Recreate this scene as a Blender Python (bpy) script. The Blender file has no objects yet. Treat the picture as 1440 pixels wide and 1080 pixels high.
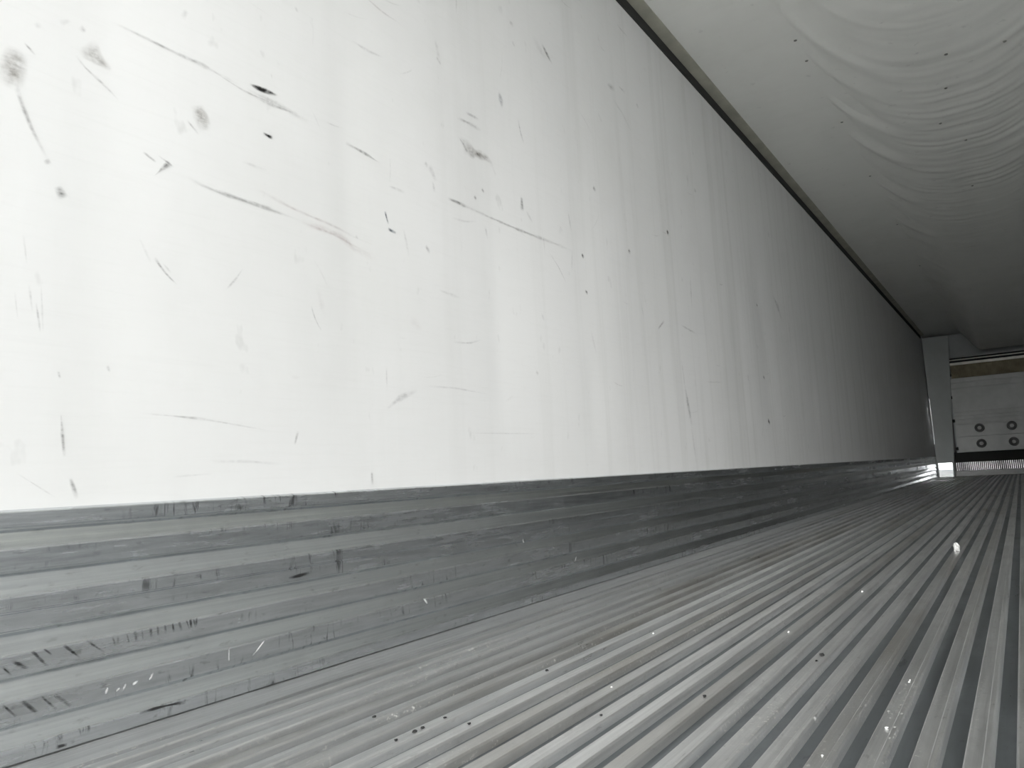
import bpy, math, random
from mathutils import Vector, Matrix, noise

# ------------------------------------------------------------------ camera, world, exposure
scene = bpy.context.scene
COL = scene.collection
F_PX = 1078.0
CAM = Vector((1.345, 0.0, 0.39))            # held at eye level behind the open rear doorway

def _basis():
    d = Vector((1437 - 720, 540 - 635, -F_PX)).normalized()          # trailer length direction
    v = Vector((247 - 720, 540 + 8130, -F_PX)).normalized()          # vertical
    v = (v - d * v.dot(d)).normalized()
    x = d.cross(v)
    return x, d, v
AX, AY, AZ = _basis()                        # world axes written in camera coordinates
cam_data = bpy.data.cameras.new('camera')
cam_data.sensor_width = 36.0
cam_data.lens = F_PX / 1440.0 * 36.0
cam_data.clip_start = 0.02
cam_data.clip_end = 500
cam = bpy.data.objects.new('camera', cam_data)
COL.objects.link(cam)
rot = Matrix((AX, AY, AZ))                   # camera -> world
cam.matrix_world = Matrix.Translation(CAM) @ rot.to_4x4()
scene.camera = cam

SKY = 1.0
world = bpy.data.worlds.new('overcast_sky')
scene.world = world
world.use_nodes = True
# overcast sky: a little brighter overhead than at the horizon
_wt = world.node_tree
bg = _wt.nodes['Background']
_tc = _wt.nodes.new('ShaderNodeTexCoord')
_sx = _wt.nodes.new('ShaderNodeSeparateXYZ'); _wt.links.new(_tc.outputs['Generated'], _sx.inputs[0])
_mr = _wt.nodes.new('ShaderNodeMapRange')
for _i, _v in enumerate((0.0, 1.0, SKY * 0.80, SKY * 1.10)): _mr.inputs[_i + 1].default_value = _v
_wt.links.new(_sx.outputs['Z'], _mr.inputs[0])
_wt.links.new(_mr.outputs[0], bg.inputs['Strength'])
bg.inputs['Color'].default_value = (0.972, 0.987, 1.0, 1)

# veiled sun low behind the trailer: a wide soft source through thin cloud
SUN_AZ, SUN_EL, SUN_E, SUN_SPREAD = 15.5, 8.5, 0.85, 24.0
_sd = bpy.data.lights.new('veiled_sun', 'SUN')
_sd.energy = SUN_E; _sd.angle = math.radians(SUN_SPREAD); _sd.color = (1.0, 0.99, 0.97)
_so = bpy.data.objects.new('veiled_sun', _sd); COL.objects.link(_so)
_a, _e = math.radians(SUN_AZ), math.radians(SUN_EL)
_dir = Vector((-math.sin(_a) * math.cos(_e), math.cos(_a) * math.cos(_e), -math.sin(_e)))
_so.rotation_euler = _dir.to_track_quat('-Z', 'Y').to_euler()
_so.location = (4, -12, 8)

scene.view_settings.view_transform = 'Standard'
scene.view_settings.look = 'None'
scene.view_settings.gamma = 1.0
scene.view_settings.use_curve_mapping = False
scene.view_settings.exposure = 2.63
scene.cycles.max_bounces = 14
scene.cycles.diffuse_bounces = 9
scene.cycles.glossy_bounces = 6
scene.cycles.transparent_max_bounces = 24
scene.cycles.use_denoising = True

# ------------------------------------------------------------------ main sizes (metres)
W = 2.49          # inside width
H = 2.66          # ceiling height
Y0 = -2.40         # rear doorway
YB = 16.08        # bulkhead face
YF = 17.0         # front wall
SCUFF = 0.385

random.seed(7)

def ray(px, py):
    return rot @ Vector((px - 720, 540 - py, -F_PX))
def on_side(px, py, x0=0.0):
    r = ray(px, py); t = (x0 - CAM.x) / r.x
    return CAM + r * t
def on_level(px, py, z0=0.0):
    r = ray(px, py); t = (z0 - CAM.z) / r.z
    return CAM + r * t

# ------------------------------------------------------------------ helpers
def mesh_obj(name, verts, faces, mat=None, parent=None, smooth=False, uvs=None):
    me = bpy.data.meshes.new(name)
    me.from_pydata([tuple(v) for v in verts], [], faces)
    if smooth:
        for p in me.polygons: p.use_smooth = True
    if uvs is not None:
        lay = me.uv_layers.new(name='UVMap')
        for l in me.loops:
            lay.data[l.index].uv = uvs[l.vertex_index]
    me.update()
    o = bpy.data.objects.new(name, me)
    COL.objects.link(o)
    if mat: me.materials.append(mat)
    if parent: o.parent = parent
    return o

def share(src, name, loc, parent=None):
    o = bpy.data.objects.new(name, src.data)
    COL.objects.link(o)
    o.location = loc
    if parent: o.parent = parent
    return o

def box_geo(x0, x1, y0, y1, z0, z1):
    v = [(x0,y0,z0),(x1,y0,z0),(x1,y1,z0),(x0,y1,z0),(x0,y0,z1),(x1,y0,z1),(x1,y1,z1),(x0,y1,z1)]
    f = [(0,3,2,1),(4,5,6,7),(0,1,5,4),(1,2,6,5),(2,3,7,6),(3,0,4,7)]
    return v, f

def box(name, b, mat, parent=None, bevel=0.0):
    v, f = box_geo(*b)
    o = mesh_obj(name, v, f, mat, parent)
    if bevel:
        m = o.modifiers.new('bevel', 'BEVEL'); m.width = bevel; m.segments = 2; m.limit_method = 'ANGLE'
    return o

def merge(parts):
    V, Fc = [], []
    for v, f in parts:
        n = len(V); V += v; Fc += [tuple(i + n for i in q) for q in f]
    return V, Fc

def prism_y(profile, y0, y1, ys=None):
    """closed x-z profile (counter-clockwise seen from the rear) swept along y"""
    n = len(profile); ys = ys or [y0, y1]
    v = [(x, y, z) for y in ys for x, z in profile]
    f = []
    for k in range(len(ys) - 1):
        for i in range(n):
            j = (i + 1) % n
            f.append((k*n + i, k*n + j, (k+1)*n + j, (k+1)*n + i))
    f.append(tuple(range(n - 1, -1, -1)))
    f.append(tuple((len(ys)-1)*n + i for i in range(n)))
    return v, f

def empty(name, loc=(0, 0, 0)):
    o = bpy.data.objects.new(name, None); COL.objects.link(o); o.location = loc
    o.empty_display_size = 0.2
    return o
def structure(o, label, cat):
    o['kind'] = 'structure'; o['label'] = label; o['category'] = cat; return o
def tag(o, label, cat, group=None):
    o['label'] = label; o['category'] = cat
    if group: o['group'] = group
    return o

# ------------------------------------------------------------------ materials
class NT:
    def __init__(s, name):
        s.m = bpy.data.materials.new(name); s.m.use_nodes = True
        s.t = s.m.node_tree; s.b = s.t.nodes['Principled BSDF']; s.out = s.t.nodes['Material Output']
        s.pos = None
    def n(s, typ, **kw):
        nd = s.t.nodes.new(typ)
        for k, v in kw.items(): setattr(nd, k, v)
        return nd
    def l(s, a, b): s.t.links.new(a, b)
    def coord(s, scale, obj=False):
        if s.pos is None: s.pos = s.n('ShaderNodeNewGeometry').outputs['Position']
        mp = s.n('ShaderNodeMapping'); mp.inputs['Scale'].default_value = scale
        s.l(s.pos, mp.inputs['Vector']); return mp.outputs['Vector']
    def noise(s, scale, detail=4, rough=0.55, sc=1.0, dist=0.0):
        nd = s.n('ShaderNodeTexNoise'); nd.inputs['Scale'].default_value = sc
        nd.inputs['Detail'].default_value = detail; nd.inputs['Roughness'].default_value = rough
        nd.inputs['Distortion'].default_value = dist
        s.l(s.coord(scale), nd.inputs['Vector']); return nd.outputs['Fac']
    def ramp(s, fac, a, b, lo=0.0, hi=1.0):
        nd = s.n('ShaderNodeMapRange'); nd.inputs[1].default_value = a; nd.inputs[2].default_value = b
        nd.inputs[3].default_value = lo; nd.inputs[4].default_value = hi
        s.l(fac, nd.inputs[0]); return nd.outputs[0]
    def math(s, op, a, b=None):
        nd = s.n('ShaderNodeMath', operation=op)
        for i, v in enumerate((a, b)):
            if v is None: continue
            if isinstance(v, (int, float)): nd.inputs[i].default_value = v
            else: s.l(v, nd.inputs[i])
        return nd.outputs[0]
    def mix(s, fac, a, b):
        nd = s.n('ShaderNodeMix', data_type='RGBA')
        if isinstance(fac, (int, float)): nd.inputs[0].default_value = fac
        else: s.l(fac, nd.inputs[0])
        for i, v in ((6, a), (7, b)):
            if isinstance(v, tuple): nd.inputs[i].default_value = (*v, 1)
            else: s.l(v, nd.inputs[i])
        return nd.outputs[2]
    def set(s, **kw):
        for k, v in kw.items():
            k = {'color': 'Base Color', 'rough': 'Roughness', 'metal': 'Metallic', 'spec': 'Specular IOR Level'}.get(k, k)
            i = s.b.inputs[k]
            if isinstance(v, tuple): i.default_value = (*v, 1)
            elif isinstance(v, (int, float)): i.default_value = v
            else: s.l(v, i)
        return s
    def bump(s, h, strength, dist=0.002):
        nd = s.n('ShaderNodeBump'); nd.inputs['Strength'].default_value = strength
        nd.inputs['Distance'].default_value = dist
        s.l(h, nd.inputs['Height']); s.l(nd.outputs[0], s.b.inputs['Normal'])

def mat_liner(name, base=(0.755, 0.758, 0.755), grime=(0.50, 0.505, 0.48), streak=1.0):
    t = NT(name)
    big = t.ramp(t.noise((1, 0.7, 0.5), 5, 0.6, 1.6), 0.48, 0.75)
    vert = t.ramp(t.noise((3, 9, 0.35), 5, 0.6, 1.0), 0.50, 0.78)      # run-down streaks
    hori = t.ramp(t.noise((3, 5, 90), 5, 0.7, 1.0, 0.6), 0.50, 0.85)      # fine rub lines
    spots = t.ramp(t.noise((14, 14, 9), 3, 0.6, 1.0), 0.66, 0.74)
    c = t.mix(t.math('MULTIPLY', big, 0.20), base, grime)
    sep = t.n('ShaderNodeSeparateXYZ'); t.l(t.pos, sep.inputs[0])
    worn = t.ramp(sep.outputs['Y'], 1.2, 3.6, 0.12, 1.0)               # run-off streaks start deeper inside
    c = t.mix(t.math('MULTIPLY', t.math('MULTIPLY', vert, worn), 0.40 * streak), c, grime)
    c = t.mix(t.math('MULTIPLY', hori, 0.10), c, grime)
    c = t.mix(t.math('MULTIPLY', spots, 0.20), c, (0.34, 0.34, 0.33))
    t.set(color=c, rough=t.ramp(big, 0, 1, 0.42, 0.58), spec=0.35)
    t.bump(t.noise((40, 40, 40), 3, 0.5, 4.0), 0.06, 0.001)
    return t.m

def mat_alu(name, col, rough=(0.30, 0.5), metal=0.9, along=(10, 0.6, 10), dirt=0.3, dirtcol=(0.16, 0.155, 0.15), hatch=0.0, tint=0.0, vary=0.12, speck=0.3, grain=0.0):
    t = NT(name)
    st = t.noise(along, 6, 0.65, 6.0)
    cl = t.noise((5, 2.2, 5), 6, 0.65, 1.0, 0.4)
    fine = t.noise((90, 30, 90), 3, 0.6, 1.0)
    info = t.n('ShaderNodeObjectInfo')
    c = t.mix(t.ramp(st, 0.3, 0.7), tuple(v * 0.82 for v in col), tuple(min(1, v * 1.12) for v in col))
    c = t.mix(t.math('MULTIPLY', info.outputs['Random'], vary), c, tuple(v * 0.45 for v in col))
    d = t.math('MULTIPLY', t.ramp(cl, 0.48, 0.72), dirt)
    c = t.mix(d, c, dirtcol)
    c = t.mix(t.math('MULTIPLY', t.ramp(fine, 0.62, 0.75), speck), c, dirtcol)
    if tint:
        tn = t.math('MULTIPLY', t.ramp(info.outputs['Random'], 0.55, 0.95), t.ramp(t.noise((4, 0.9, 4), 4, 0.6, 1.0), 0.42, 0.62))
        c = t.mix(t.math('MULTIPLY', tn, tint), c, (0.30, 0.25, 0.17))
    r = t.ramp(t.math('ADD', t.math('MULTIPLY', cl, 0.6), t.math('MULTIPLY', st, 0.4)), 0.35, 0.7, *rough)
    mt = t.math('SUBTRACT', metal, t.math('MULTIPLY', d, 0.22))
    hgt = st
    if hatch:
        hn = t.noise((3, 46, 9), 4, 0.7, 1.0, 1.2)
        patch = t.ramp(t.noise((2, 1.4, 14), 3, 0.6, 1.0), 0.50, 0.60)
        hm = t.math('MULTIPLY', t.ramp(hn, 0.56, 0.66), patch)
        c = t.mix(t.math('MULTIPLY', hm, hatch), c, (0.09, 0.09, 0.09))
        hgt = t.math('SUBTRACT', st, hm)
    t.set(color=c, rough=r, metal=mt)
    if grain:
        gn = t.noise((300, 160, 300), 3, 0.7, 1.0)
        hgt = t.math('ADD', hgt, t.math('MULTIPLY', gn, grain))
        glint = t.math('MULTIPLY', t.ramp(t.noise((170, 120, 170), 2, 0.6, 1.0), 0.60, 0.68), t.ramp(t.noise((9, 1.1, 9), 3, 0.6, 1.0), 0.50, 0.62))  # pale specks painted in for the glints on the crests
        c = t.mix(t.math('MULTIPLY', glint, 0.75), c, (0.93, 0.92, 0.88))
        s_mt = t.math('SUBTRACT', mt, t.math('MULTIPLY', glint, 0.7)); t.set(metal=s_mt, color=c)
    t.bump(hgt, 0.12 if not grain else 0.22, 0.001)
    return t.m

def mat_plain(name, col, rough=0.5, metal=0.0, var=0.25, sc=6.0):
    t = NT(name)
    n = t.noise((1, 1, 1), 5, 0.6, sc)
    c = t.mix(t.ramp(n, 0.35, 0.7), col, tuple(v * (1 - var) for v in col))
    t.set(color=c, rough=rough, metal=metal); return t.m

M_WALL = mat_liner('white_liner')
M_CEIL = mat_liner('white_ceiling_liner', (0.89, 0.89, 0.855), (0.66, 0.66, 0.62), 0.3)
M_CHUTE = mat_liner('white_chute_fabric', (0.88, 0.88, 0.845), (0.64, 0.64, 0.60), 0.2)
M_FLOORBASE = mat_alu('floor_valley_aluminium', (0.33, 0.36, 0.385), (0.26, 0.45), 0.9, (10, 0.5, 10), 0.45, (0.12, 0.12, 0.12))  # valley colour darkened for dirt and the shade between ribs
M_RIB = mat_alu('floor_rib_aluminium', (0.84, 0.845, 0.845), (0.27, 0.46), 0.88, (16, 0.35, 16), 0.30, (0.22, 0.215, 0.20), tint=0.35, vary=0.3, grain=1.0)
M_SCUFF = mat_alu('scuff_panel_aluminium', (0.86, 0.895, 0.925), (0.15, 0.27), 1.0, (9, 0.25, 22), 0.20, (0.2, 0.2, 0.2))
M_SCUFFRIB = mat_alu('scuffed_rib_aluminium', (0.76, 0.785, 0.81), (0.17, 0.34), 0.98, (9, 1.2, 18), 0.30, (0.17, 0.17, 0.165), hatch=0.75, vary=0.25, speck=0.5)
M_COVE = mat_plain('cove_strip_metal', (0.52, 0.51, 0.43), 0.55, 0.3)
M_DARK = mat_plain('dark_parts_and_gaps', (0.022, 0.023, 0.021), 0.7)  # near-black parts, also the painted shade in rail and grille gaps
M_BULK = mat_plain('grey_bulkhead_panel', (0.50, 0.51, 0.50), 0.45, 0.2, 0.2, 3.0)
M_FAIR = mat_plain('grey_fairing', (0.52, 0.55, 0.545), 0.5, 0.0, 0.15, 2.0)
M_TAN = mat_plain('tan_mesh', (0.42, 0.37, 0.25), 0.7, 0.0, 0.4, 9.0)
M_LIGHTBAR = mat_plain('pale_rail', (0.80, 0.78, 0.70), 0.3, 0.1)
M_STEEL = mat_plain('bright_stainless', (0.52, 0.53, 0.54), 0.12, 1.0, 0.1)
M_FIN = mat_plain('fin_aluminium', (0.36, 0.37, 0.37), 0.25, 0.95, 0.75, 4.0)
M_RING = mat_plain('dark_bumper_ring', (0.20, 0.20, 0.20), 0.7)
M_BUTTON = mat_plain('pale_bumper_button', (0.66, 0.66, 0.65), 0.5)
M_CONC = mat_plain('yard_concrete', (0.60, 0.59, 0.565), 0.9, 0.0, 0.15, 0.6)
M_OUT = mat_plain('trailer_skin', (0.75, 0.75, 0.75), 0.35, 0.1, 0.08, 1.0)
M_WHITE = mat_plain('white_crumb', (0.9, 0.9, 0.88), 0.7)
M_CHIP = mat_plain('black_rubber_chip', (0.02, 0.02, 0.02), 0.8)
M_RIVET = mat_plain('rivet_steel', (0.35, 0.35, 0.33), 0.4, 0.8)

def mat_mark():
    t = NT('scuff_mark_deposit')
    uv = t.n('ShaderNodeUVMap'); sep = t.n('ShaderNodeSeparateXYZ'); t.l(uv.outputs[0], sep.inputs[0])
    def at(nm):
        a = t.n('ShaderNodeAttribute', attribute_type='OBJECT', attribute_name=nm); return a
    u, v = sep.outputs[0], sep.outputs[1]
    across = t.math('SUBTRACT', 1.0, t.math('POWER', t.math('ABSOLUTE', t.math('SUBTRACT', t.math('MULTIPLY', v, 2.0), 1.0)), 1.15))
    ends = t.math('MULTIPLY', t.ramp(u, 0.0, 0.3), t.ramp(u, 1.0, 0.6))
    a = t.math('MULTIPLY', across, ends)
    g = t.noise((60, 60, 60), 5, 0.65, 1.0)
    gs = t.noise((40, 25, 160), 4, 0.65, 1.0)
    grain = t.math('MULTIPLY', t.ramp(g, 0.30, 0.62, 0.25, 1.35), t.ramp(gs, 0.30, 0.6, 0.45, 1.2))
    a = t.math('MULTIPLY', t.math('MULTIPLY', a, grain), t.math('MULTIPLY', t.math('POWER', at('opacity').outputs['Fac'], 1.4), 0.72))
    cl = t.n('ShaderNodeClamp'); t.l(a, cl.inputs[0])
    t.set(color=at('tone').outputs['Color'], rough=0.7, Alpha=cl.outputs[0])
    return t.m
M_MARK = mat_mark()

# ------------------------------------------------------------------ the shell
ground = mesh_obj('ground', *box_geo(-60, 60, -70, 60, -1.6, -1.32), M_CONC)
structure(ground, 'grey concrete yard outside the open rear doorway', 'ground')

# floor: channel plate darkened for dirt and shade, raised ribs, plain strip along each wall
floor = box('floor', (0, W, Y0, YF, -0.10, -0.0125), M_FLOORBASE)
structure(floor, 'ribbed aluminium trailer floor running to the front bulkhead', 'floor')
RP = [(-0.0030, -0.0130), (0.0325, -0.0130), (0.0305, -0.0022), (0.0292, -0.0002), (0.0278, 0.0008), (0.0222, 0.0010), (0.0205, 0.0), (0.0018, 0.0), (0.0003, -0.0008), (-0.0008, -0.0030)]
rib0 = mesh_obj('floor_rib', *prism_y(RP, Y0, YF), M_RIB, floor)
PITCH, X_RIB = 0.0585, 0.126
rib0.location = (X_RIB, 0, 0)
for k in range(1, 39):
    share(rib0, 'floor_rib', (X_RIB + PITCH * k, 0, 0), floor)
box('edge_strip', (0.004, 0.112, Y0, YF, -0.02, 0.0), M_RIB, floor)
box('edge_strip', (2.392, W - 0.004, Y0, YF, -0.02, 0.0), M_RIB, floor)

# side walls: white liner, slightly bowed between the hidden posts
POST0, POSTW = 1.98, 0.632
def wall_x(y, z):
    s = abs(math.sin(math.pi * (y - POST0) / POSTW))
    fade = min(1.0, max(0.0, (z - 0.36) / 0.25)) * min(1.0, max(0.0, (2.68 - z) / 0.5))
    a = 0.0042 * s ** 0.8 * (0.6 + 0.8 * noise.noise((y * 0.9, z * 0.8, 3.1)))
    b = 0.0030 * noise.noise((y * 1.3, z * 1.1, 9.0))
    return (a + b) * fade

def liner(name, x_in, sgn):
    ny = int((YF - Y0) / 0.035); nz = 30
    z0, z1 = -0.05, H + 0.02
    V, Fc = [], []
    for i in range(ny + 1):
        y = Y0 + (YF - Y0) * i / ny
        for j in range(nz + 1):
            z = z0 + (z1 - z0) * j / nz
            V.append((x_in + sgn * wall_x(y, z), y, z))
    m = nz + 1
    for i in range(ny):
        for j in range(nz):
            q = (i*m + j, (i+1)*m + j, (i+1)*m + j + 1, i*m + j + 1)
            Fc.append(q if sgn > 0 else q[::-1])
    # outer skin gives the wall its insulated thickness
    bx = box_geo(*((x_in - 0.08, x_in - 0.006) if sgn > 0 else (x_in + 0.006, x_in + 0.08)), Y0, YF + 0.08, z0, H + 0.02)
    V, Fc = merge([(V, Fc), bx])
    o = mesh_obj(name, V, Fc, M_WALL)
    for p in o.data.polygons: p.use_smooth = len(p.vertices) == 4 and p.area < 0.05
    return o
wall_left = structure(liner('wall_left', 0.0, 1), 'scuffed white liner wall with corrugated metal band along its foot', 'wall')
wall_right = structure(liner('wall_right', W, -1), 'plain white liner wall facing the scuffed wall', 'wall')

# (foot of the rubbed face, top of the rubbed face, top of the sloping shoulder above it)
RIBS = [(0.357, 0.382, 0.385), (0.290, 0.325, 0.355), (0.199, 0.252, 0.288), (0.131, 0.164, 0.197), (0.060, 0.096, 0.129), (0.002, 0.026, 0.058)]
CREST = 0.021
def scuff(wall, mirror):
    def mx(p): return [(W - x, z) for x, z in p][::-1] if mirror else p
    pan = mesh_obj('scuff_panel', *prism_y(mx([(0.0, 0.0), (0.006, 0.0), (0.006, SCUFF - 0.002), (0.0, SCUFF)]), Y0, YB), M_SCUFF, wall)
    for z0, z1, z2 in RIBS:
        c = CREST if z1 < 0.38 else 0.016
        pr = [(0.0055, z0), (c - 0.0015, z0), (c, z0 + 0.0015)]
        if z1 - z0 > 0.05:                       # two extrusions meet here: a narrow open joint
            zj = 0.2275; pr += [(c, zj - 0.0022), (c - 0.004, zj - 0.0012), (c - 0.004, zj + 0.0004), (c - 0.001, zj + 0.0016)]
            c2 = c - 0.001
        else: c2 = c
        pr += [(c2, z1 - 0.0030), (c2 - 0.0007, z1 - 0.0008), (c2 - 0.0022, z1 + 0.0008)] if z1 < 0.38 else [(c2, z1 - 0.002), (c2 - 0.002, z1)]
        pr += [(0.0055, z2)]
        o = mesh_obj('scuff_rib', *prism_y(mx(pr), Y0, YB), M_SCUFFRIB, pan)
        o.data.materials.append(M_SCUFF)
        if z1 < 0.38:                            # the clean shoulder is the long sloping side face
            zc = (z1 + 0.0008 + z2) / 2
            for p in o.data.polygons:
                if len(p.vertices) == 4 and abs(p.center.z - zc) < 0.003: p.material_index = 1
scuff(wall_left, False)
scuff(wall_right, True)

ceil = box('ceiling', (-0.08, W + 0.08, Y0, YF + 0.08, H, H + 0.10), M_CEIL)
structure(ceil, 'flat white trailer ceiling above the hanging fabric chute', 'ceiling')
wf = box('wall_front', (-0.08, W + 0.08, YF, YF + 0.08, -0.10, H), M_WALL)
structure(wf, 'white front end wall behind the bulkhead', 'wall')

def cove(name, mirror, label):
    def mx(p): return [(W - x, z) for x, z in p][::-1] if mirror else p
    o = mesh_obj(name, *prism_y(mx([(0.004, 2.640), (0.060, 2.651), (0.066, 2.655), (0.066, 2.661), (0.004, 2.661)]), Y0, YB), M_COVE)
    structure(o, label, 'trim')
    g = mesh_obj('edging', *prism_y(mx([(0.0, 2.589), (0.006, 2.589), (0.010, 2.600), (0.010, 2.642), (0.0, 2.642)]), Y0, YB), M_DARK, o)  # near-black strip between liner and cove
    g['label'] = 'dark gasket under the cove strip'
cove('trim_1', False, 'olive grey cove strip with dark gasket over the scuffed wall')
cove('trim_2', True, 'cove strip over the plain wall')

# rear doorway frame (behind the camera's view, shapes the daylight)
V, Fc = merge([box_geo(-0.09, 0.0, Y0 - 0.12, Y0, -0.12, H + 0.11), box_geo(W, W + 0.09, Y0 - 0.12, Y0, -0.12, H + 0.11),
               box_geo(0.0, W, Y0 - 0.12, Y0, H, H + 0.11), box_geo(0.0, W, Y0 - 0.12, Y0, -0.12, -0.014)])
structure(mesh_obj('trim_3', V, Fc, M_OUT), 'steel frame around the open rear doorway', 'trim')

# ------------------------------------------------------------------ marks on the wall
def strip(pts, widths, x_of, parent, opacity, tone, name='scuff_mark'):
    """thin deposit lying on a wall: pts (y,z) polyline, widths in metres"""
    dens, dw = [], []
    for i in range(len(pts) - 1):
        (y0, z0), (y1, z1) = pts[i], pts[i+1]
        n = max(2, int(math.hypot(y1 - y0, z1 - z0) / 0.012))
        for k in range(n):
            f = k / n
            dens.append((y0 + (y1-y0)*f, z0 + (z1-z0)*f)); dw.append(widths[i] + (widths[i+1]-widths[i])*f)
    dens.append(pts[-1]); dw.append(widths[-1])
    # soften the corners
    for _ in range(2):
        dens = [dens[0]] + [tuple((dens[i-1][a] + 2*dens[i][a] + dens[i+1][a]) / 4 for a in (0, 1)) for i in range(1, len(dens)-1)] + [dens[-1]]
    sd = random.uniform(0, 99)
    V, UV, Fc = [], [], []
    L = len(dens)
    for i, (y, z) in enumerate(dens):
        a, b = dens[max(0, i-1)], dens[min(L-1, i+1)]
        ty, tz = b[0]-a[0], b[1]-a[1]; ln = math.hypot(ty, tz) or 1
        ny, nz = -tz/ln, ty/ln
        w = dw[i] * (0.75 + 0.5 * noise.noise((y*30, z*30, sd)))
        for j in range(5):
            f = (j/4 - 0.5)
            yy, zz = y + ny*w*f, z + nz*w*f
            V.append((x_of(yy, zz), yy, zz)); UV.append((i/(L-1), j/4))
        if i:
            o = (i-1)*5
            for j in range(4): Fc.append((o+j, o+j+1, o+j+6, o+j+5))
    o = mesh_obj(name, V, Fc, M_MARK, parent, True, UV)
    o['opacity'] = opacity; o['tone'] = tone
    return o

GREY = [0.12, 0.12, 0.115]; BLACK = [0.012, 0.012, 0.012]; BROWN = [0.17, 0.145, 0.115]; PINK = [0.42, 0.28, 0.28]; BLUE = [0.06, 0.09, 0.13]
def wall_mark(px, w, op, tone=GREY):
    """px: points in the photograph that lie on the wall; w: width(s) in pixels"""
    if len(px) == 1:
        (a, b) = px[0]; h = (w if not isinstance(w, (list, tuple)) else w[0]) * 0.6
        px = [(a - h*0.6, b - h), (a + h*0.6, b + h)]
    P = [on_side(*p) for p in px]
    ws = list(w) if isinstance(w, (list, tuple)) else [w] * len(px)
    if len(ws) == 2 and len(px) > 2: ws = [ws[0] + (ws[1]-ws[0]) * i/(len(px)-1) for i in range(len(px))]
    mpp = [(q - CAM).length / F_PX * 1.15 for q in P]
    strip([(q.y, q.z) for q in P], [a * b * 1.5 for a, b in zip(ws, mpp)], lambda y, z: wall_x(y, z) + 0.0012, wall_left, op, tone)

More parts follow.
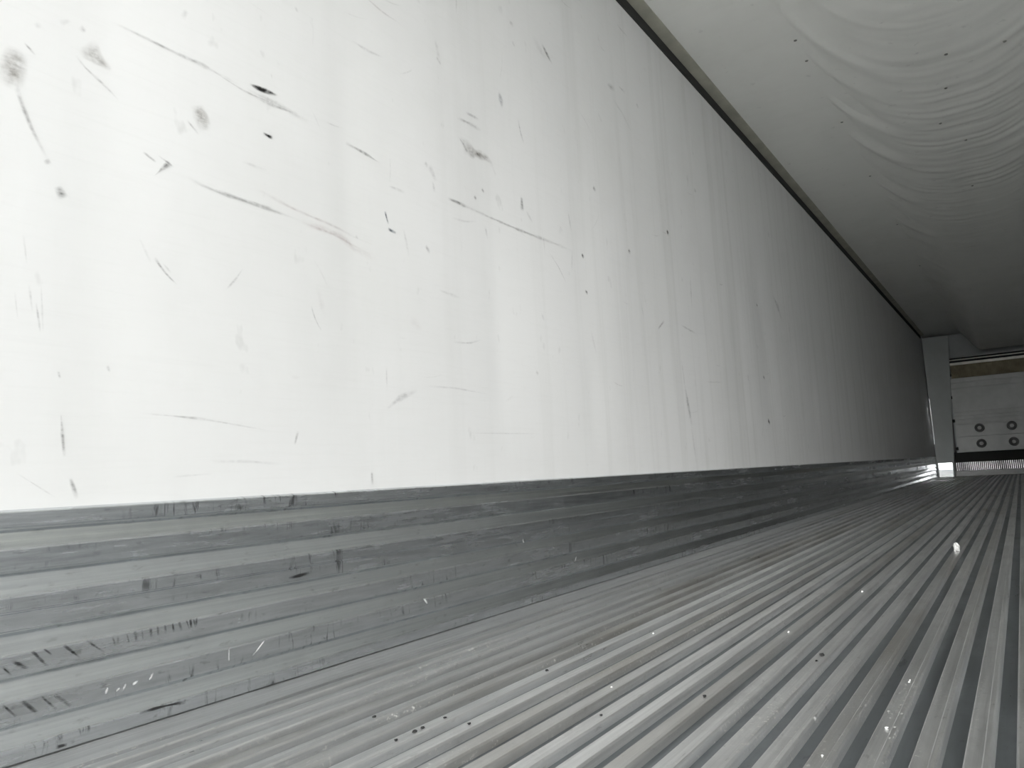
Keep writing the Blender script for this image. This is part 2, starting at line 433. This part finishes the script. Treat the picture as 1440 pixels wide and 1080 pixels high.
MARKS = [
 ([(24,68),(18,97),(9,124)], [17,26,22], .62, BROWN), ([(20,117),(31,150),(44,183),(65,222)], 5, .55), ([(66,228)], 7, .5), ([(80,262),(89,280)], 9, .7),
 ([(33,60),(50,79)], 3, .5), ([(119,62),(135,82),(157,99)], [20,16,6], .62, BROWN), ([(112,37),(120,46)], 7, .4), ([(84,33),(99,29)], 6, .3), ([(53,36)], 8, .25),
 ([(106,78),(119,96),(144,117),(167,142)], [4,2], .5), ([(155,30),(211,57),(239,72),(278,89),(313,109),(338,122)], [3,5], .55), ([(345,126),(382,144),(433,172)], [5,8], .42),
 ([(349,119),(360,124),(373,129),(390,135)], [3,5,6,2], 1.4, BLACK), ([(368,188),(382,195)], 5, 1.5, BLACK), ([(275,148),(281,165),(288,185)], [17,22,12], .7, BROWN),
 ([(261,169),(279,191)], 2.5, .5), ([(485,201),(511,215),(535,231)], [4,4,1], .75), ([(200,214),(219,229)], 3, .7), ([(238,228),(230,235),(216,248)], [5,4,1], .75),
 ([(221,219),(244,236)], 2.2, .5), ([(262,250),(282,261),(315,274),(355,287),(397,302),(418,310)], [3,4,7,6,4,3], .6), ([(412,309),(475,330),(500,352),(532,368)], [6,10,10,8], .32, PINK),
 ([(355,264),(412,295),(470,319),(500,335),(527,346)], [6,4,4,4,3], .34, PINK), ([(501,334)], 5, .3), ([(338,228),(375,241)], 4, .28), ([(420,312),(470,331),(520,358)], 3, .28, PINK),
 ([(540,297),(542,306),(545,316)], 4.5, 1.1, BLUE), ([(544,322),(556,328)], 4, 1.1, BLUE), ([(216,362),(230,385),(248,401)], [5,3,1.5], .75), ([(227,370),(240,385)], 2.5, .35), ([(195,335),(212,372)], 3, .25),
 ([(760,62),(768,77),(776,92)], [4,6,3], .75), ([(746,50),(760,74),(772,86)], 10, .22), ([(701,129),(704,142),(706,153)], [4,9,3], .55, BLUE), ([(715,31),(721,37)], 6, .45), ([(719,58),(723,67)], 5, .35),
 ([(641,166),(658,173),(677,184)], 4, .5), ([(654,158),(673,168)], 3.5, .55), ([(728,168),(731,185),(736,202)], 3, .6), ([(649,206),(664,214),(686,222),(694,235)], [16,15,8,7], .7, BROWN),
 ([(646,195),(662,203)], 5, .3), ([(853,119),(864,126)], 5, .5), ([(869,121),(879,131)], 4, .42), ([(896,149)], 5, .5), ([(861,139),(875,160),(888,187)], 4, .25), ([(840,158),(846,174)], 4, .25),
 ([(733,277),(734,297)], [6,8], .9), ([(739,296),(749,314)], 5, .35), ([(628,279),(643,285),(658,292)], [5,6,3], .7), ([(640,284),(681,302),(726,322),(778,342),(806,354)], 4, .5),
 ([(804,353),(803,384)], 3.5, .25), ([(679,268)], 5, .6), ([(668,278)], 5, .6), ([(835,266)], 6, .65), ([(819,360)], 5, 1.0), ([(824,411)], 5, 1.0), ([(884,354)], 5, .9), ([(938,327)], 5, 1.1),
 ([(798,296),(803,327)], 2.5, .4), ([(682,318),(686,337)], 4, .35), ([(542,576),(560,560),(586,549)], [4,8,5], .42), ([(598,543),(640,546),(688,555)], [4,3,2], .32), ([(542,515),(543,548)], 2.5, .32),
 ([(418,606),(413,626)], 4, .6), ([(522,663),(523,682)], 3.5, .6), ([(655,609),(758,610)], 2, .3), ([(754,525)], 5, .5), ([(85,582),(87,612),(90,643)], [3,5,3], .8), ([(98,672),(108,702)], 4, .65),
 ([(22,665),(78,700)], 2.2, .35), ([(195,581),(282,589),(378,606)], [2,3,2], .42), ([(295,649),(345,649),(400,653)], 4, .3), ([(240,671),(300,666)], 3, .25), ([(81,522),(84,533)], 4, .5),
 ([(50,425),(56,468)], 3, .5), ([(40,400),(45,440)], 2.5, .3), ([(32,330),(37,372)], 2.5, .3), ([(20,410),(24,450)], 2.5, .28), ([(57,400),(60,470)], 2, .3), ([(150,514),(154,524)], 4, .45),
 ([(436,430),(441,450),(451,466)], 3, .5), ([(445,400),(455,450)], 9, .15, PINK), ([(1081,593)], 4.5, 1.3, BLACK), ([(1074,531)], 4, .8), ([(1064,429)], 3.5, .8), ([(1086,416),(1094,434),(1099,452)], [5,8,5], .5),
 ([(958,505),(964,551)], 4, .3), ([(963,545),(968,572),(973,602)], [5,9,6], .55), ([(972,600),(979,652)], 6, .3), ([(925,463),(934,451)], 4, .6), ([(957,457),(980,470)], 3, .45), ([(977,268)], 4, .6),
 ([(970,388),(973,436)], 3, .4), ([(1108,448),(1112,492)], 4, .3), ([(566,322),(574,362)], 4, .3), ([(597,345),(603,357)], 5, .5), ([(545,262),(568,271)], 4, .45), ([(602,233),(612,255)], 7, .4), ([(607,255),(610,272)], 5, .35),
 ([(598,232)], 6, .4), ([(610,51),(618,92)], 5, .25), ([(612,80),(619,92)], 4, .4), ([(575,447),(592,465)], 12, .16, PINK), ([(992,537),(1016,538)], 2, .3), ([(615,408),(648,420)], 4, .3), ([(900,420),(905,450)], 4, .25),
 ([(255,27),(262,15)], 5, .3), ([(366,70),(370,83)], 6, .25), ([(380,104),(381,112)], 4, .25), ([(414,10),(418,18)], 5, .3), ([(700,470),(702,484)], 4, .25), ([(760,440),(764,452)], 5, .25), ([(830,465),(838,500)], 5, .2),
]
for mk in MARKS:
    wall_mark(mk[0], mk[1], mk[2], mk[3] if len(mk) > 3 else GREY)
# faint rub marks scattered over the panel, mostly along the direction cargo is slid
rnd = random.Random(21)
for k in range(110):
    y = 0.7 + 7.5 * rnd.random() ** 1.4; z = 0.45 + 2.05 * rnd.random()
    L = rnd.uniform(0.02, 0.16); a = rnd.choice([rnd.gauss(0.0, 0.12), rnd.gauss(0.0, 0.12), rnd.gauss(1.5, 0.15), rnd.uniform(0, 3.1)])
    P = [(y, z), (y + L*0.5*math.cos(a), z + L*0.5*math.sin(a)), (y + L*math.cos(a + 0.1), z + L*math.sin(a + 0.1))]
    w = rnd.uniform(0.004, 0.012)
    strip(P, [w, w*1.2, w*0.7], lambda yy, zz: wall_x(yy, zz) + 0.0009, wall_left, rnd.uniform(0.12, 0.42), rnd.choice([GREY, GREY, GREY, BROWN, PINK]))

# ------------------------------------------------------------------ gouges on the metal band
LPAN = [c for c in wall_left.children if c.name.startswith('scuff_panel')][0]
XC = CREST + 0.0007
LIGHT = [0.85, 0.85, 0.84]
def band_mark(px, w, op, tone, x0=XC):
    P = [on_side(*p, x0) for p in px]
    mpp = (P[0] - CAM).length / F_PX
    strip([(q.y, q.z) for q in P], [w * mpp * 1.6] * len(P), lambda y, z: x0, LPAN, op, tone, 'gouge_mark')
for a in [[(45,915),(68,938)], [(62,912),(73,921)], [(90,907),(114,926)], [(122,901),(148,918)], [(15,928),(40,941)], [(3,938),(17,950)], [(3,990),(23,1008)], [(30,985),(53,1003)], [(57,978),(80,998)], [(77,977),(100,993)]]:
    band_mark(a, 3.2, 1.0, BLACK)
for x in (158, 166, 178, 190, 200, 212, 222, 232, 243, 252, 262, 268, 272, 277):
    yb = 912 - (x - 158) * 0.235
    band_mark([(x, yb - 17), (x + rnd.uniform(-2, 5), yb - 3)], rnd.uniform(2, 3.5), rnd.uniform(.5, 1.0), BLACK)
for a, w, o in [([(196,1003),(225,994),(262,987)], 4, 1.5), ([(78,1051),(95,1047)], 5, 1.2), ([(406,813),(436,806)], 4, 1.2)]:
    band_mark(a, w, o, BLACK)
for a, w in [([(374,898),(355,923)], 3), ([(322,908),(322,930)], 2), ([(148,977),(152,966)], 3), ([(163,973),(170,966)], 3), ([(172,972),(178,960)], 3), ([(186,963),(195,957)], 3), ([(210,957),(216,945)], 3), ([(595,840),(602,850)], 3), ([(735,757),(737,765)], 3), ([(808,792),(811,780)], 2)]:
    band_mark(a, w, 1.0, LIGHT)

# ------------------------------------------------------------------ hanging fabric air chute
CX0, CX1 = 0.565, 1.945
CXM = (CX0 + CX1) / 2
def sm(a, b, v):
    t = min(1.0, max(0.0, (v - a) / (b - a))); return t * t * (3 - 2 * t)
# tension folds that start at the pinned edges
FOLDS = [(3.1, .010), (3.72, .014), (4.15, .010), (4.42, .007), (4.82, .018), (5.45, .015), (5.9, .006), (6.6, .012), (7.1, .007), (7.8, .010), (9.3, .009), (10.6, .008)]
def chute_z(x, y):
    u = (x - CX0) / (CX1 - CX0)
    e = min(u, 1 - u) * (CX1 - CX0)               # distance from the nearer fixed edge
    drop = 0.045 + 0.375 * sm(7.5, 16.3, y) ** 1.15
    prof = sm(0.0, 0.40, e)
    z = H + 0.0018 - drop * prof
    if y < 11: z += 0.020 * math.exp(-((x - CXM) / 0.10) ** 2) * (1 - sm(7, 11, y))
    s = y - 1.5 * (1 - math.exp(-e / 0.22))
    calm = 1 - 0.8 * sm(5.6, 9.5, y)
    inn = sm(0.0, 0.05, e)
    n1 = noise.noise((s * 10.5, x * 1.5, 1.7)); n2 = noise.noise((s * 17.0, x * 2.2, 5.2)); n3 = noise.noise((s * 2.6, x * 2.0, 8.8))
    fold = 1 - abs(n1) * 2.2
    m = 0.55 + 0.9 * noise.noise((y * 0.6, x * 1.5, 4.0))
    z += inn * calm * (0.0085 * fold + 0.005 * n2) * max(0.15, m) * sm(0.10, 0.42, e)
    edge = math.exp(-((e - 0.15) / 0.11) ** 2)
    z += inn * (0.35 + 0.65 * calm) * edge * 0.022 * max(0.0, n3 + 0.12) * 1.6
    win = sm(0.01, 0.06, e) * (1 - sm(0.20, 0.42, e))
    if win > 0:
        run = 1.25 * (1 - math.exp(-e / 0.21))
        for fy, fa in FOLDS:
            d = y - fy - run
            if abs(d) < 0.5: z -= win * fa * math.exp(-(d / 0.10) ** 2)
    return min(z, H + 0.0018)
ys = []
y = 1.1
while y < YB - 0.05:
    ys.append(y); y += 0.017 if y < 9.5 else 0.05
ys.append(YB - 0.05)
nx = 84
V, Fc = [], []
for yy in ys:
    for j in range(nx + 1):
        x = CX0 + (CX1 - CX0) * j / nx
        V.append((x, yy, chute_z(x, yy)))
m = nx + 1
for i in range(len(ys) - 1):
    for j in range(nx):
        Fc.append((i*m + j, (i+1)*m + j, (i+1)*m + j + 1, i*m + j + 1))
chute = mesh_obj('air_chute', V, Fc, M_CHUTE, None, True)
sol = chute.modifiers.new('cloth_thickness', 'SOLIDIFY'); sol.thickness = 0.002; sol.offset = -1
tag(chute, 'wrinkled white fabric air chute hanging under the ceiling', 'air duct')
# fasteners that pin it up
def fastener_geo(r=0.009, h=0.005):
    V, Fc = [], []
    for k, (rr, zz) in enumerate([(r, 0.0), (r, -h*0.5), (r*0.6, -h)]):
        for i in range(10):
            a = i * math.tau / 10; V.append((rr*math.cos(a), rr*math.sin(a), zz))
    for k in range(2):
        for i in range(10):
            j = (i+1) % 10; Fc.append((k*10+i, (k+1)*10+i, (k+1)*10+j, k*10+j))
    Fc.append(tuple(range(20, 30))[::-1])
    return V, Fc
f0 = None
for (x, y) in [(0.562,4.154),(0.519,4.415),(0.585,5.4),(0.575,6.611),(0.58,8.2),(0.58,10.2),(1.25,3.6),(1.242,4.81),(1.208,5.269),(1.137,5.785),(1.262,6.261),(1.52,4.825),(1.25,7.4),(1.93,4.3),(1.93,6.4),(1.93,8.5)]:
    x = max(x, CX0 + 0.012)
    p = (x, y, chute_z(x, y) - 0.001)
    if f0 is None:
        f0 = mesh_obj('fastener', *fastener_geo(), M_RIVET, chute); f0.location = p
    else: share(f0, 'fastener', p, chute)

# ------------------------------------------------------------------ front end
fair = empty('corner_fairing', (0.15, YB, 0))
def local(o, root):
    o.parent = root; o.matrix_parent_inverse = Matrix.Translation(root.location).inverted(); return o
V = [(0.020, YB, 0.0), (0.285, YB, 0.0), (0.285, YB + 0.04, 0.0), (0.020, YB + 0.04, 0.0), (0.020, YB, 2.588), (0.455, YB, 2.588), (0.455, YB + 0.04, 2.588), (0.020, YB + 0.04, 2.588)]
local(mesh_obj('panel', V, box_geo(0,1,0,1,0,1)[1], M_FAIR), fair)
local(box('kick_plate', (0.045, 0.272, YB - 0.012, YB - 0.001, 0.137, 0.262), M_STEEL, None, 0.002), fair)['label'] = 'mirror bright stainless kick plate'
local(box('foot_plate', (0.045, 0.272, YB - 0.010, YB - 0.001, 0.004, 0.135), M_FIN, None, 0.002), fair)
local(mesh_obj('corner_strip', [(0.020,YB-0.006,0.60),(0.036,YB-0.006,0.60),(0.036,YB,0.60),(0.020,YB,0.60),(0.020,YB-0.006,1.45),(0.034,YB-0.006,1.45),(0.034,YB,1.45),(0.020,YB,1.45)], box_geo(0,1,0,1,0,1)[1], M_STEEL), fair)['label'] = 'shiny metal corner strip'
tag(fair, 'tall grey corner fairing with shiny kick plate beside the bulkhead', 'fairing')

YP = YB
YB = YP + 0.080                          # the bulkhead stands just behind the fairing
BX0, BX1 = 0.36, 2.13
bulk = empty('bulkhead', (CXM, YB, 0))
tag(bulk, 'grey return air bulkhead with round bumpers at the trailer front', 'bulkhead')
local(box('panel', (BX0, BX1, YB + 0.02, YB + 0.06, 0.43, 1.79), M_BULK, None, 0.006), bulk)
for z, h in [(1.70, 0.02), (1.60, 0.02), (1.163, 0.018), (1.089, 0.018), (1.027, 0.018), (0.945, 0.03), (0.715, 0.012)]:
    local(box('ridge', (BX0 + 0.03, BX1 - 0.03, YB + 0.004, YB + 0.022, z - h/2, z + h/2), M_BULK, None, 0.004), bulk)
for x in (0.76, 1.25, 1.74):
    for z in (0.856, 0.575):
        V, Fc = [], []
        for k, (r, yy) in enumerate([(0.078, 0.02), (0.078, -0.008), (0.070, -0.014), (0.048, -0.014), (0.044, -0.004), (0.0, -0.004)]):
            for i in range(24):
                a = i * math.tau / 24; V.append((x + r*math.cos(a), YB + yy, z + r*math.sin(a)))
        for k in range(5):
            for i in range(24):
                j = (i+1) % 24; Fc.append((k*24+i, k*24+j, (k+1)*24+j, (k+1)*24+i))
        ring = local(mesh_obj('bumper', V, Fc, M_RING), bulk); ring['label'] = 'round dark bumper ring'
        V2 = [(x + r*math.cos(i*math.tau/16), YB + yy, z + r*math.sin(i*math.tau/16)) for r, yy in ((0.034, -0.003), (0.034, -0.013), (0.026, -0.018)) for i in range(16)]
        F2 = [(k*16+i, k*16+(i+1)%16, (k+1)*16+(i+1)%16, (k+1)*16+i) for k in range(2) for i in range(16)] + [tuple(range(32, 48))]
        btn = mesh_obj('button', V2, F2, M_BUTTON); btn.parent = ring
# upper screen and rails
local(box('screen_backing', (0.42, 2.07, YB + 0.05, YB + 0.07, 1.79, 2.03), M_TAN, None), bulk)
sr = None
for k in range(56):
    x = 0.43 + k * 0.029
    if sr is None:
        sr = box('screen_rib', (-0.007, 0.007, YB + 0.028, YB + 0.052, 1.795, 2.02), M_TAN); local(sr, bulk); sr.location = (x, 0, 0)
    else:
        o = share(sr, 'screen_rib', (x, 0, 0)); local(o, bulk)
local(box('rail_gap_shade', (0.41, 2.08, YB + 0.065, YB + 0.075, 2.031, 2.19), M_DARK), bulk)  # dark sheet standing in for the shade between the rails
local(box('top_rail', (0.40, 2.09, YB + 0.0, YB + 0.06, 2.025, 2.075), M_LIGHTBAR, None, 0.005), bulk)
local(box('top_rail', (0.40, 2.09, YB + 0.02, YB + 0.05, 2.115, 2.135), M_LIGHTBAR, None, 0.004), bulk)
local(box('top_rail', (0.40, 2.09, YB + 0.02, YB + 0.06, 2.165, 2.185), M_BULK, None, 0.004), bulk)
for x in (0.372, 2.118):
    local(box('side_rail', (x - 0.012, x + 0.012, YB - 0.004, YB + 0.03, 0.43, 2.19), M_FAIR, None, 0.003), bulk)
    for z in (1.441, 1.01, 0.504):
        local(box('latch', (x - 0.018, x + 0.022, YB - 0.03, YB - 0.003, z - 0.028, z + 0.028), M_DARK, None, 0.005), bulk)
# lower return grille: shade of the opening painted as a dark sheet, upright fins below
local(box('grille_gap_shade', (0.31, 2.18, YB + 0.10, YB + 0.12, 0.0, 0.44), M_DARK), bulk)
fin = None
for k in range(62):
    x = 0.33 + k * 0.0297
    if fin is None:
        fin = box('grille_fin', (-0.008, 0.008, YB + 0.03, YB + 0.10, 0.10, 0.255), M_FIN, None, 0.003); local(fin, bulk); fin.location = (x, 0, 0)
    else:
        o = share(fin, 'grille_fin', (x, 0, 0)); local(o, bulk); mm = o.modifiers.new('bevel', 'BEVEL'); mm.width = 0.003; mm.segments = 2
local(box('grille_sill', (0.30, 2.19, YB + 0.01, YB + 0.10, 0.001, 0.10), M_BULK, None, 0.006), bulk)
ev = box('evaporator_housing', (0.30, 2.19, YB + 0.42, YF - 0.02, 1.9, H - 0.004), M_FAIR, None, 0.01)
tag(ev, 'grey evaporator housing under the ceiling behind the chute end', 'housing')

# ------------------------------------------------------------------ litter on the floor
def crumb(px, py, r, mat, name, label, cat, group, flat=0.6):
    p = on_level(px, py, 0.0)
    k = round((p.x - X_RIB - 0.0145) / PITCH)
    p.x = X_RIB + 0.0145 + k * PITCH if p.x > 0.13 else p.x          # lies on a rib crest
    sd = rnd.uniform(0, 50); V, Fc = [], []
    n, mrows = 8, 5
    for i in range(mrows + 1):
        th = math.pi * i / mrows
        for j in range(n):
            a = j * math.tau / n
            d = Vector((math.sin(th)*math.cos(a), math.sin(th)*math.sin(a), math.cos(th)))
            q = d * r * (0.8 + 0.6 * noise.noise(d * 1.8 + Vector((sd, 0, 0))))
            V.append((q.x, q.y * 1.3, max(0.0, (q.z + r*0.7) * flat)))
    for i in range(mrows):
        for j in range(n):
            jj = (j+1) % n
            Fc.append((i*n+j, (i+1)*n+j, (i+1)*n+jj, i*n+jj))
    o = mesh_obj(name, V, Fc, mat); o.location = p
    tag(o, label, cat, group)
crumb(1337, 775, 0.016, M_WHITE, 'packing_scrap', 'largest white scrap lying on the ribbed floor towards the bulkhead', 'litter', None, 1.3)
for px, py, r in [(1229,1022,.0028),(1121,890,.003),(878,969,.003),(904,890,.0025),(1200,832,.004),(743,828,.004),(1284,960,.002),(1176,1066,.002),(1256,955,.002)]:
    crumb(px, py, r, M_WHITE, 'white_crumb', 'tiny white crumb on a floor rib', 'litter', 'white crumbs on the floor')
crumb(1152, 922, 0.0055, M_CHIP, 'rubber_chip', 'largest black rubber chip on the ribbed floor', 'litter', None, .7)
for px, py, r in [(544,1012,.004),(580,1022,.004),(585,1030,.004),(558,1042,.003),(979,979,.004),(841,1006,.003),(680,1022,.003),(763,943,.004),(1148,930,.003),(614,1008,.003)]:
    crumb(px, py, r, M_CHIP, 'black_chip', 'tiny black speck on a floor rib', 'litter', 'black specks on the floor')
